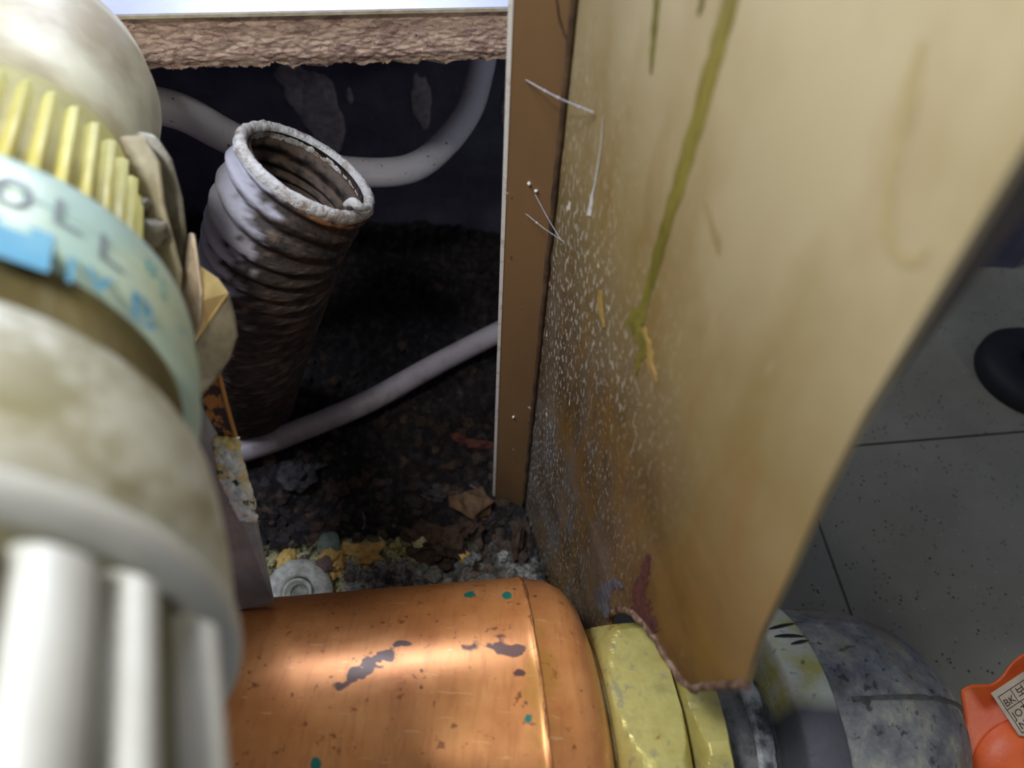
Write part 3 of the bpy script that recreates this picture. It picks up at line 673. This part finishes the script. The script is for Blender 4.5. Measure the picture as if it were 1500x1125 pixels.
# elbow, turning down
RE = near(1215, 886)[1]; BR = .0130 * K
elb = thing('pipe_elbow', 'dark grey galvanised pipe elbow turning down beyond the panel', 'pipe fitting', axp(t_c + .02))
m = MT('painted_collar', .6, .1)
c = m.mix(m.thr(m.noise(130, 5, .6), .38, .58), (190, 186, 108), (206, 210, 190)); c = m.mix(m.mul(m.thr(m.noise(400, 4), .6, .68), .7), c, (88, 86, 70))
sepz = m.n('ShaderNodeSeparateXYZ'); m.t.links.new(m.tc.outputs['Object'], sepz.inputs[0])
c = m.mix(m.thr(sepz.outputs[1], -.0005, -.0045), c, (86, 88, 92))
m.color(c); m.bump(m.noise(420), .0005, .7); M_col = m.m
obj('collar', lathe(axp(0), AX, [(t_c, .0155), (t_c, RCOL - .001), (t_c + .0008, RCOL), (t_d - .0008, RCOL), (t_d, RCOL - .001), (t_d, .0155)], 120, UU), M_col, elb)
pth = [axp(t_c + .004), axp(t_d)]
B0_ = axp(t_d + .0014 * K)
for i in range(0, 33):
    a = math.pi / 2 * i / 32; pth.append(B0_ + AX * (BR * math.sin(a)) - UP * (BR * (1 - math.cos(a))))
pth += [pth[-1] - UP * .010, pth[-1] - UP * .022]
obj('elbow_body', sweep(pth, 0, 96, rfun=lambda s, th, i: RE + .0003 * fbm(s * 160, math.cos(th) * 3, math.sin(th) * 3, 4)), M_elb, elb)
def crest(off):
    out = []
    for i in range(3, len(pth) - 1):
        T = (pth[i + 1] - pth[i - 1]).normalized(); nrm = T.cross(AX.cross(UP)).normalized()
        if nrm.z < -.01 or (abs(nrm.z) < .01 and nrm.dot(AX) < 0): nrm = -nrm
        out.append(pth[i] + nrm * (RE + off))
    return out
obj('casting_seam', sweep(crest(-.0002), 0, 8, rfun=lambda s, th, i: .0007 + .0003 * fbm(s * 300, 0, 1, 3)), simple('seam_metal', (60, 58, 56), (90, 86, 80), 300, .7), elb)
M_blk = simple('black_score', (26, 22, 20), (44, 38, 30), 300, .8)
def on_collar(px, py):
    rr2 = ray(px, py).normalized(); a = AX; w_ = CAM - Q
    d_ = rr2 - a * rr2.dot(a); w2 = w_ - a * w_.dot(a); A_ = d_.dot(d_); B_ = 2 * d_.dot(w2); C_ = w2.dot(w2) - (RCOL + .0002) ** 2
    D = B_ * B_ - 4 * A_ * C_; return None if D < 0 else CAM + rr2 * ((-B_ - math.sqrt(D)) / (2 * A_))
for pts2 in (((1126, 921), (1142, 916), (1164, 913)), ((1134, 932), (1152, 929), (1180, 932)), ((1158, 943), (1172, 939), (1186, 938))):
    V_ = []
    for k in range(13):
        u = k / 12; x = (1 - u) ** 2 * pts2[0][0] + 2 * u * (1 - u) * pts2[1][0] + u * u * pts2[2][0]; y = (1 - u) ** 2 * pts2[0][1] + 2 * u * (1 - u) * pts2[1][1] + u * u * pts2[2][1]
        hw_ = .4 + 1.8 * math.sin(math.pi * u)
        V_ += [on_collar(x, y - hw_), on_collar(x, y + hw_)]
    obj('score_mark', (V_, [(2 * k, 2 * k + 1, 2 * k + 3, 2 * k + 2) for k in range(12)]), M_blk, elb)

# ------------------------------------------------------------------ orange thing with sticker
m = MT('orange_plastic', .45); m.color(m.ramp(m.noise(90, 4), [(.35, (222, 92, 44)), (.65, (236, 112, 50))])); m.bump(m.noise(700, 4), .0002, .5); M_or = m.m
dO = .188; KO = dO / .150
ol = [(1405, 1010), (1424, 1002), (1450, 1001), (1466, 990), (1476, 976), (1490, 962), (1515, 948), (1560, 930), (1600, 950), (1600, 1190), (1400, 1190), (1402, 1120), (1412, 1060)]
po = [P(a, b, dO) for a, b in ol]; po = catmull(po + [po[0]], 3)[:-1]
orn = thing('orange_housing', 'bright orange plastic housing with a printed paper sticker', 'housing', P(1500, 1080, dO + .0075))
vf = prism(po, ray(1500, 1060).normalized() * .014)
obj('shell', vf, M_or, orn, mods=[BEV(.0016, 4)], smooth=False)
V, Fc = lump((0, 0, 0), 1, 1, 3, 4, .0)
ox, oy = c2w((1, 0, 0)), c2w((0, 1, 0)); oz = c2w((0, 0, 1))
obj('raised_body', ([P(1500, 1130, dO + .002) + ox * v.x * .0155 + oy * v.y * .0155 + oz * v.z * .0085 for v in V], Fc), M_or, orn)
st_px = [(1451, 1016), (1484, 994), (1530, 965), (1560, 1040), (1494, 1090), (1470, 1060)]
dS = dO - .0065
so = P(1478, 1040, dS)
M_st = simple('paper_sticker', (206, 190, 166), (188, 170, 146), 200, .7)
sx = (P(1500, 992, dS) - P(1456, 1021, dS)).normalized(); sy = (P(1484, 1084, dS) - P(1456, 1021, dS)); sy = (sy - sy.dot(sx) * sx).normalized()
s0 = P(1452, 1016, dS)
def stp(u, v, h=0): return s0 + (sx * u + sy * v) * KO - oz * h
u1 = .0145; v1 = .0108
stk = obj('sticker', prism([stp(0, 0), stp(u1, 0), stp(u1, v1), stp(.001, v1), stp(0, v1 - .001)], oz * .0002), M_st, orn, smooth=False)
M_k = simple('sticker_ink', (30, 26, 24), (44, 40, 36), 400, .7)
def line(u0, v0, u2, v2, wd=.00018):
    a, b = stp(u0, v0, .00005), stp(u2, v2, .00005); d_ = (b - a).normalized(); n_ = d_.cross(oz) * (wd / 2)
    return prism([a - n_, b - n_, b + n_, a + n_], oz * .00004)
obj('sticker_lines', join(line(.0008, .0013, u1, .0013), line(.0008, .0044, u1, .0044), line(.0036, .0013, .0036, .0044), line(.0008, .0013, .0008, .0098), line(.0008, .0098, u1, .0098), line(.0040, .0044, .0040, .0098)), M_k, stk, smooth=False)
def text_mesh(s, size):
    cu = bpy.data.curves.new('t', 'FONT'); cu.body = s; cu.size = size; cu.resolution_u = 3
    o = bpy.data.objects.new('t', cu); C.objects.link(o); bpy.context.view_layer.update()
    dg = bpy.context.evaluated_depsgraph_get(); me = bpy.data.meshes.new_from_object(o.evaluated_get(dg))
    V_ = [v.co.copy() for v in me.vertices]; F_ = [tuple(p.vertices) for p in me.polygons]
    bpy.data.objects.remove(o); bpy.data.curves.remove(cu); bpy.data.meshes.remove(me); return V_, F_
for s_, u, v, sz in (('BK', .0010, .0039, .0022), ('보증', .0041, .0036, .0025), ('JOT', .0011, .0068, .0022), ('NO', .0011, .0092, .0022)):
    V_, F_ = text_mesh(s_, sz)
    if V_: obj('lettering', ([stp(u + q_.x * .9, v - q_.y, .00008) for q_ in V_], F_), M_k, stk, smooth=False)

# dark round foot on the floor, far right
c0 = on_z(1512, 545, 0)
ft = thing('rubber_foot', 'round black rubber foot standing on grey floor far right', 'foot', (c0.x, c0.y, ZF))
M_rub = simple('black_rubber', (14, 15, 22), (22, 23, 30), 200, .7)
bb = Vector((c0.x, c0.y, ZF))
obj('pad', lathe(bb, UP, [(0, .0215), (.002, .0225), (.007, .0225), (.010, .020), (.011, .014)], 64), M_rub, ft)
obj('stem', lathe(bb, UP, [(.010, .008), (.035, .008)], 32), M_rub, ft)

# ------------------------------------------------------------------ valve head, left foreground
VO_ = CAM + c2w((-0.0687, -0.0055, 0.09)); VA = c2w((.3296, .6596, -.6753)).normalized(); VSH = 0
VU = c2w((1, 0, 0)); RL, TB, RD, TD = .0276, .0166, .0296, .0480
vu = (VU - VU.dot(VA) * VA).normalized(); vv = VA.cross(vu)
def vp(t_, th, r): return VO_ + VA * t_ + (vu * math.cos(th) + vv * math.sin(th)) * r
def inter_v(px, py, r):
    rr2 = ray(px, py).normalized(); w_ = CAM - VO_; d_ = rr2 - VA * rr2.dot(VA); w2 = w_ - VA * w_.dot(VA)
    A_ = d_.dot(d_); B_ = 2 * d_.dot(w2); C_ = w2.dot(w2) - r * r; D = B_ * B_ - 4 * A_ * C_
    if D < 0: return None
    p = CAM + rr2 * ((-B_ - math.sqrt(D)) / (2 * A_)); q_ = p - VO_; return q_.dot(VA), math.atan2(q_.dot(vv), q_.dot(vu))
m = MT('aged_white_plastic', .45)
c = m.mix(m.thr(m.noise(45, 5, .6), .42, .66), (214, 216, 204), (176, 172, 148)); c = m.mix(m.mul(m.thr(m.noise(110, 5, .6), .48, .62), .85), c, (138, 132, 94))
m.color(c); m.bump(m.noise(90), .0003, .3); M_wp = m.m
M_wp2 = simple('pale_grey_plastic', (214, 216, 210), (190, 190, 182), 50, .45, bd=.0001)
M_rec = simple('olive_recess', (116, 112, 86), (88, 84, 60), 70, .6)  # darker olive between the skirt ribs
M_brd = simple('olive_groove', (118, 106, 62), (90, 80, 46), 80, .7)  # dark olive for the groove below the band
m = MT('teal_label_sleeve', .35); m.color(m.mix(m.thr(m.noise(60, 3), .4, .65), (176, 206, 196), (202, 216, 190))); M_lab = m.m
val = thing('valve_head', 'large white ribbed valve head with teal lettered band, blurred foreground', 'valve', VO_)
obj('dome', lathe(VO_, VA, [(TB + .0085, RL - .0030), (TB + .0088, RL - .0014), (TB + .0100, RL - .0002), (TB + .0125, RL + .0008), (TB + .0165, RL + .0014), (TB + .022, RL + .0019), (TD - .001, RD)], 96, VU), M_wp, val)
obj('ridge_ring', lathe(VO_, VA, [(TD - .0014, RD - .003), (TD - .0013, RD + .0000), (TD - .0007, RD + .0004), (TD + .0003, RD + .0004), (TD + .0009, RD - .0002), (TD + .0009, RD - .003)], 96, VU, cap=False), M_wp2, val)
TE = TD + .033
obj('skirt', lathe(VO_, VA, [(TD - .001, RD - .0030), (TE, RD - .0026)], 96, VU, cap=False), M_rec, val)
angs = [inter_v(x_, 1000, RD)[1] for x_ in (322, 220, 88)]
wid = [R(2.6), R(3.4), R(5.2)]; stp_ = (angs[2] - angs[0]) / 2
for k in range(3, 15): angs.append(angs[2] + stp_ * (k - 2)); wid.append(R(4.2))
for k in range(len(angs)):
    th0 = angs[k]; hw = wid[k]
    V_ = []
    tt0 = TD + .0024
    for t_, ex in ((tt0, -.0018), (tt0 + .0016, 0), (TE, .0002)):
        for a, rr3 in ((-1, -.0030), (-.85, -.0006), (-.4, 0), (.4, 0), (.85, -.0006), (1, -.0030)):
            V_.append(vp(t_, th0 + hw * a, RD + rr3 + (ex if rr3 > -.003 else 0)))
    F_ = [(i * 6 + j, i * 6 + j + 1, i * 6 + 7 + j, i * 6 + 6 + j) for i in range(2) for j in range(5)] + [tuple(range(5, -1, -1)), tuple(range(12, 18))]
    obj('rib', (V_, F_), M_wp2, val)
obj('groove', lathe(VO_, VA, [(TB - .002, RL - .0018), (TB + .0090, RL - .0018)], 72, VU, cap=False), M_brd, val)
lab = obj('label_band', lathe(VO_, VA, [(0, RL - .006), (-.0002, RL - .0022), (.0006, RL - .0010), (.0018, RL - .0003), (.004, RL), (TB - .0012, RL + .0002), (TB, RL), (TB, RL - .004)], 128, VU, cap=False), M_lab, val)
M_g1 = simple('faded_grey_print', (112, 124, 130), (136, 148, 152), 90, .6); M_g2 = simple('blue_print', (72, 150, 190), (110, 172, 198), 90, .6); M_g3 = simple('teal_print', (84, 160, 168), (120, 182, 180), 90, .6)
def band_text(s_, px, py, size, mat, bold=0, lean=0):
    it = inter_v(px, py, RL)
    if not it: return
    t0, th0 = it; V_, F_ = text_mesh(s_, size)
    if not V_: return
    mx = sum(v.x for v in V_) / len(V_); my = sum(v.y for v in V_) / len(V_)
    # letters stand along the axis, reading around the band
    out = [vp(t0 - (v.y - my), th0 - ((v.x - mx) + lean * (v.y - my)) / RL, RL + .00035) for v in V_]
    obj('lettering', (out, F_), mat, lab, smooth=False)
band_text('0', 18, 285, .0078, M_g1); band_text('L', 95, 322, .0070, M_g1); band_text('L', 158, 375, .0070, M_g1)
band_text('8', 218, 395, .0046, M_g3); band_text('S', 236, 425, .0042, M_g3)
band_text('■', 16, 352, .0090, M_g2); band_text('I', 101, 398, .0062, M_g2); band_text('v', 142, 412, .0070, M_g2); band_text('B', 210, 462, .0068, M_g2); band_text('-', 262, 485, .006, M_g2)
it1 = [inter_v(a, b, RL) for a, b in ((10, 318), (110, 362), (200, 425), (262, 495))]
tm = .0090
obj('band_step', sweep([vp(tm, th, RL + .0001) for th in [R(-150) + R(150) * 2 * i / 90 for i in range(91)]], .00022, 6), M_lab, lab)
# fluted yellow collar behind the band
m = MT('yellow_plastic', .5); m.color(m.mix(m.thr(m.noise(60, 4), .4, .65), (222, 216, 132), (196, 186, 100))); M_yl = m.m
RY = .0208
obj('collar_core', lathe(VO_, VA, [(-.040, RY - .0011), (.002, RY - .0011)], 96, VU), simple('dull_yellow_core', (186, 178, 98), (160, 150, 78), 80, .6), val)
NF = 40
for k in range(NF):
    th0 = 2 * math.pi * k / NF
    V_ = []
    for t_ in (-.034, .001):
        for a, rr3 in ((-1, -.0018), (-.7, -.0002), (0, .0005), (.7, -.0002), (1, -.0018)): V_.append(vp(t_, th0 + R(2.9) * a, RY + rr3))
    F_ = [(j, j + 1, 6 + j, 5 + j) for j in range(4)] + [(4, 3, 2, 1, 0), (5, 6, 7, 8, 9)]
    obj('flute', (V_, F_), M_yl, val)
# cream cap above the fluted collar
m = MT('cream_plastic', .5); m.color(m.mix(m.thr(m.noise(40, 4), .4, .65), (216, 214, 186), (160, 148, 118))); M_cr = m.m
cap_ = thing('cream_cap', 'pale cream rounded cap in the upper left corner, blurred', 'cap', vp(-.05, 0, 0))
obj('cap_body', lathe(VO_, VA, [(-.085, .018), (-.082, .0225), (-.072, .0240), (-.060, .0222), (-.050, .0200), (-.0345, .0192), (-.0345, .010)], 96, VU), M_cr, cap_)

# grey cast body beside the valve head
m = MT('cast_grey_metal', .55, .25); m.color(m.mix(m.thr(m.noise(90, 5), .38, .64), (150, 146, 134), (108, 102, 84))); m.bump(m.noise(420, 5), .0005, .8); M_cast = m.m
def slab(name, pxs, d0, thick, mat, parent, bev=.001, dd=None, **k):
    pts_ = [P(a[0], a[1], (a[2] if len(a) > 2 else d0)) for a in pxs]
    c_ = sum(pts_, Vector()) / len(pts_); dirv = (c_ - CAM).normalized()
    return obj(name, prism(pts_, dirv * thick), mat, parent, smooth=False, mods=[BEV(bev, 3)] if bev else [], **k)
M_cast2 = simple('cast_pale_metal', (176, 168, 142), (136, 126, 98), 160, .55, .1, bd=.0003, bs=.6)
vb = thing('cast_lug', 'rough grey cast metal lug between valve head and hose', 'lug', P(240, 320, .135))
slab('lug_body', [(196, 190), (228, 196), (252, 232), (268, 290), (274, 340), (272, 405), (262, 430), (200, 420), (190, 300)], .128, .014, M_cast, vb, .0012)
slab('lug_face', [(165, 200), (212, 196), (236, 240), (242, 300), (268, 398), (262, 470), (190, 470), (165, 300)], .121, .010, M_cast2, vb, .0010)
obj('weld_blob', lump(P(222, 340, .119), .0026, .7, 6, 3, .5, 1.4), M_cast, vb)
obj('weld_blob', lump(P(205, 300, .1195), .0016, .7, 8, 3, .4, 1.4), M_cast, vb)
# plated clip and hex nut
m = MT('zinc_gold', .34, .3); m.color(m.mix(m.thr(m.noise(120, 3), .4, .6), (252, 232, 170), (230, 204, 146))); m.bump(m.noise(300), .0002, .4); M_zn = m.m
M_zn2 = simple('zinc_grey', (176, 160, 138), (136, 122, 104), 220, .45, .5, bd=.0004)
bt = thing('plated_bolt', 'gold zinc plated bolt head with grey washer beside the hose', 'bolt', P(300, 430, .13))
slab('clip', [(276, 340), (286, 342), (292, 380), (298, 430), (296, 470), (286, 500), (264, 500), (262, 440), (270, 400)], .124, .006, M_zn2, bt, .0012)
bx_ = c2w((.80, .50, -.35)).normalized(); bc = P(288, 446, .1275)
slab('bolt_face', [(291, 388, .1255), (320, 408, .1275), (336, 430, .1290), (312, 466, .1275), (286, 502, .126), (282, 470, .1250), (294, 440, .1245)], .127, .007, M_zn, bt, .0004)
slab('bolt_head', [(336, 430, .1300), (345, 462, .131), (349, 492, .1315), (338, 525, .1305), (318, 555, .129), (292, 586, .1275), (284, 560, .1262), (286, 502, .1262), (312, 466, .1275)], .128, .008, simple('grey_satin_metal', (166, 160, 142), (132, 126, 108), 300, .4, .5, bd=.0002), bt, .0006)
slab('washer', [(262, 500), (280, 486), (284, 520), (292, 560), (280, 580), (262, 560)], .124, .004, M_zn2, bt, .001)
# bracket plate with paint blotches
m = MT('rust_mottled_bracket', .55, .2)
c = m.mix(m.thr(m.noise(300, 4, .6, (1.5, 1, 1), .6), .49, .52), (176, 122, 62), (52, 44, 40)); m.color(c); m.bump(m.noise(400), .0003, .5); M_rb = m.m
m = MT('grey_bracket', .42, .1); m.color(m.mix(m.thr(m.noise(120, 5), .4, .65), (128, 134, 138), (158, 162, 162))); m.bump(m.noise(500), .0003, .5); M_gb = m.m
m = MT('flaking_paint', .6)
c = m.mix(m.thr(m.noise(170, 4, .6), .45, .60), (236, 246, 244), (226, 206, 126)); c = m.mix(m.thr(m.noise(260, 3), .62, .66), c, (46, 110, 128)); c = m.mix(m.thr(m.noise(500, 4), .64, .68), c, (84, 70, 40))
m.color(c); m.bump(m.noise(420, 5), .0012, 1); M_fp = m.m
br_d = lambda y: .132 + (y - 540) / 340 * .028
brk = thing('steel_bracket', 'narrow steel bracket with rust and flaking paint above copper coupling', 'bracket', P(360, 800, .155))
def seg(name, L_, R_, mat, lift=0, thick=.003, bev=.0004):
    pts_ = [(x, y, br_d(y) - lift) for x, y in R_] + [(x, y, br_d(y) - lift) for x, y in reversed(L_)]
    return slab(name, pts_, 0, thick, mat, brk, bev)
seg('plate', [(270, 540), (280, 640), (300, 760), (320, 900)], [(322, 540), (338, 610), (356, 690), (378, 765), (403, 885)], M_gb)
seg('rust_patch', [(270, 545), (282, 650)], [(320, 548), (330, 590), (346, 640), (332, 660)], M_rb, .0004, .0006, .0001)
obj('paint_edge', sweep(catmull([P(321, 548, br_d(548) - .0006), P(334, 600, br_d(600) - .0006), P(347, 645, br_d(645) - .0006)], 6), .0004, 8), simple('ochre_edge', (186, 136, 72), (150, 104, 54), 200, .6), brk)
V_ = []; ny_ = 40; nx_ = 12
for j in range(ny_ + 1):
    y = 640 + 122 * j / ny_; xr = np.interp(y, [640, 690, 740, 762], [350, 358, 373, 376]) + 2 * fbm(y * .07, 1, 1, 3); xl = np.interp(y, [640, 700, 762], [312, 322, 352])
    for i in range(nx_ + 1):
        u = i / nx_; x = xl + (xr - xl) * u; V_.append(P(x, y, br_d(y) - .0005 - .0014 * math.sin(math.pi * u) ** .5 * math.sin(math.pi * j / ny_) ** .5 - .0009 * fbm(x * .12, y * .12, 3, 3)))
F_ = [(j * (nx_ + 1) + i, j * (nx_ + 1) + i + 1, (j + 1) * (nx_ + 1) + i + 1, (j + 1) * (nx_ + 1) + i) for j in range(ny_) for i in range(nx_)]
obj('paint_blotch', (V_, F_), M_fp, brk, mods=[('SOLIDIFY', dict(thickness=.0005, offset=-1))])

# countable repeats carry a common group phrase
GROUPS = {'ochre_nugget': 'nuggets in the rubble behind the copper coupling', 'mauve_nugget': 'nuggets in the rubble behind the copper coupling',
          'clod': 'brown clods in the rubble', 'rubble_clump': 'clumps lying on the dark soil', 'rust_flake': 'rust flakes beside the flange',
          'fibre': 'pale fibres on the soil', 'cobweb_strand': 'cobweb threads', 'lime_speck': 'white specks on the flange', 'water_pipe': 'plastic water pipes in the cavity'}
for o in list(bpy.data.objects):
    k = o.name.split('.')[0]
    if o.parent is None and k in GROUPS: o['group'] = GROUPS[k]
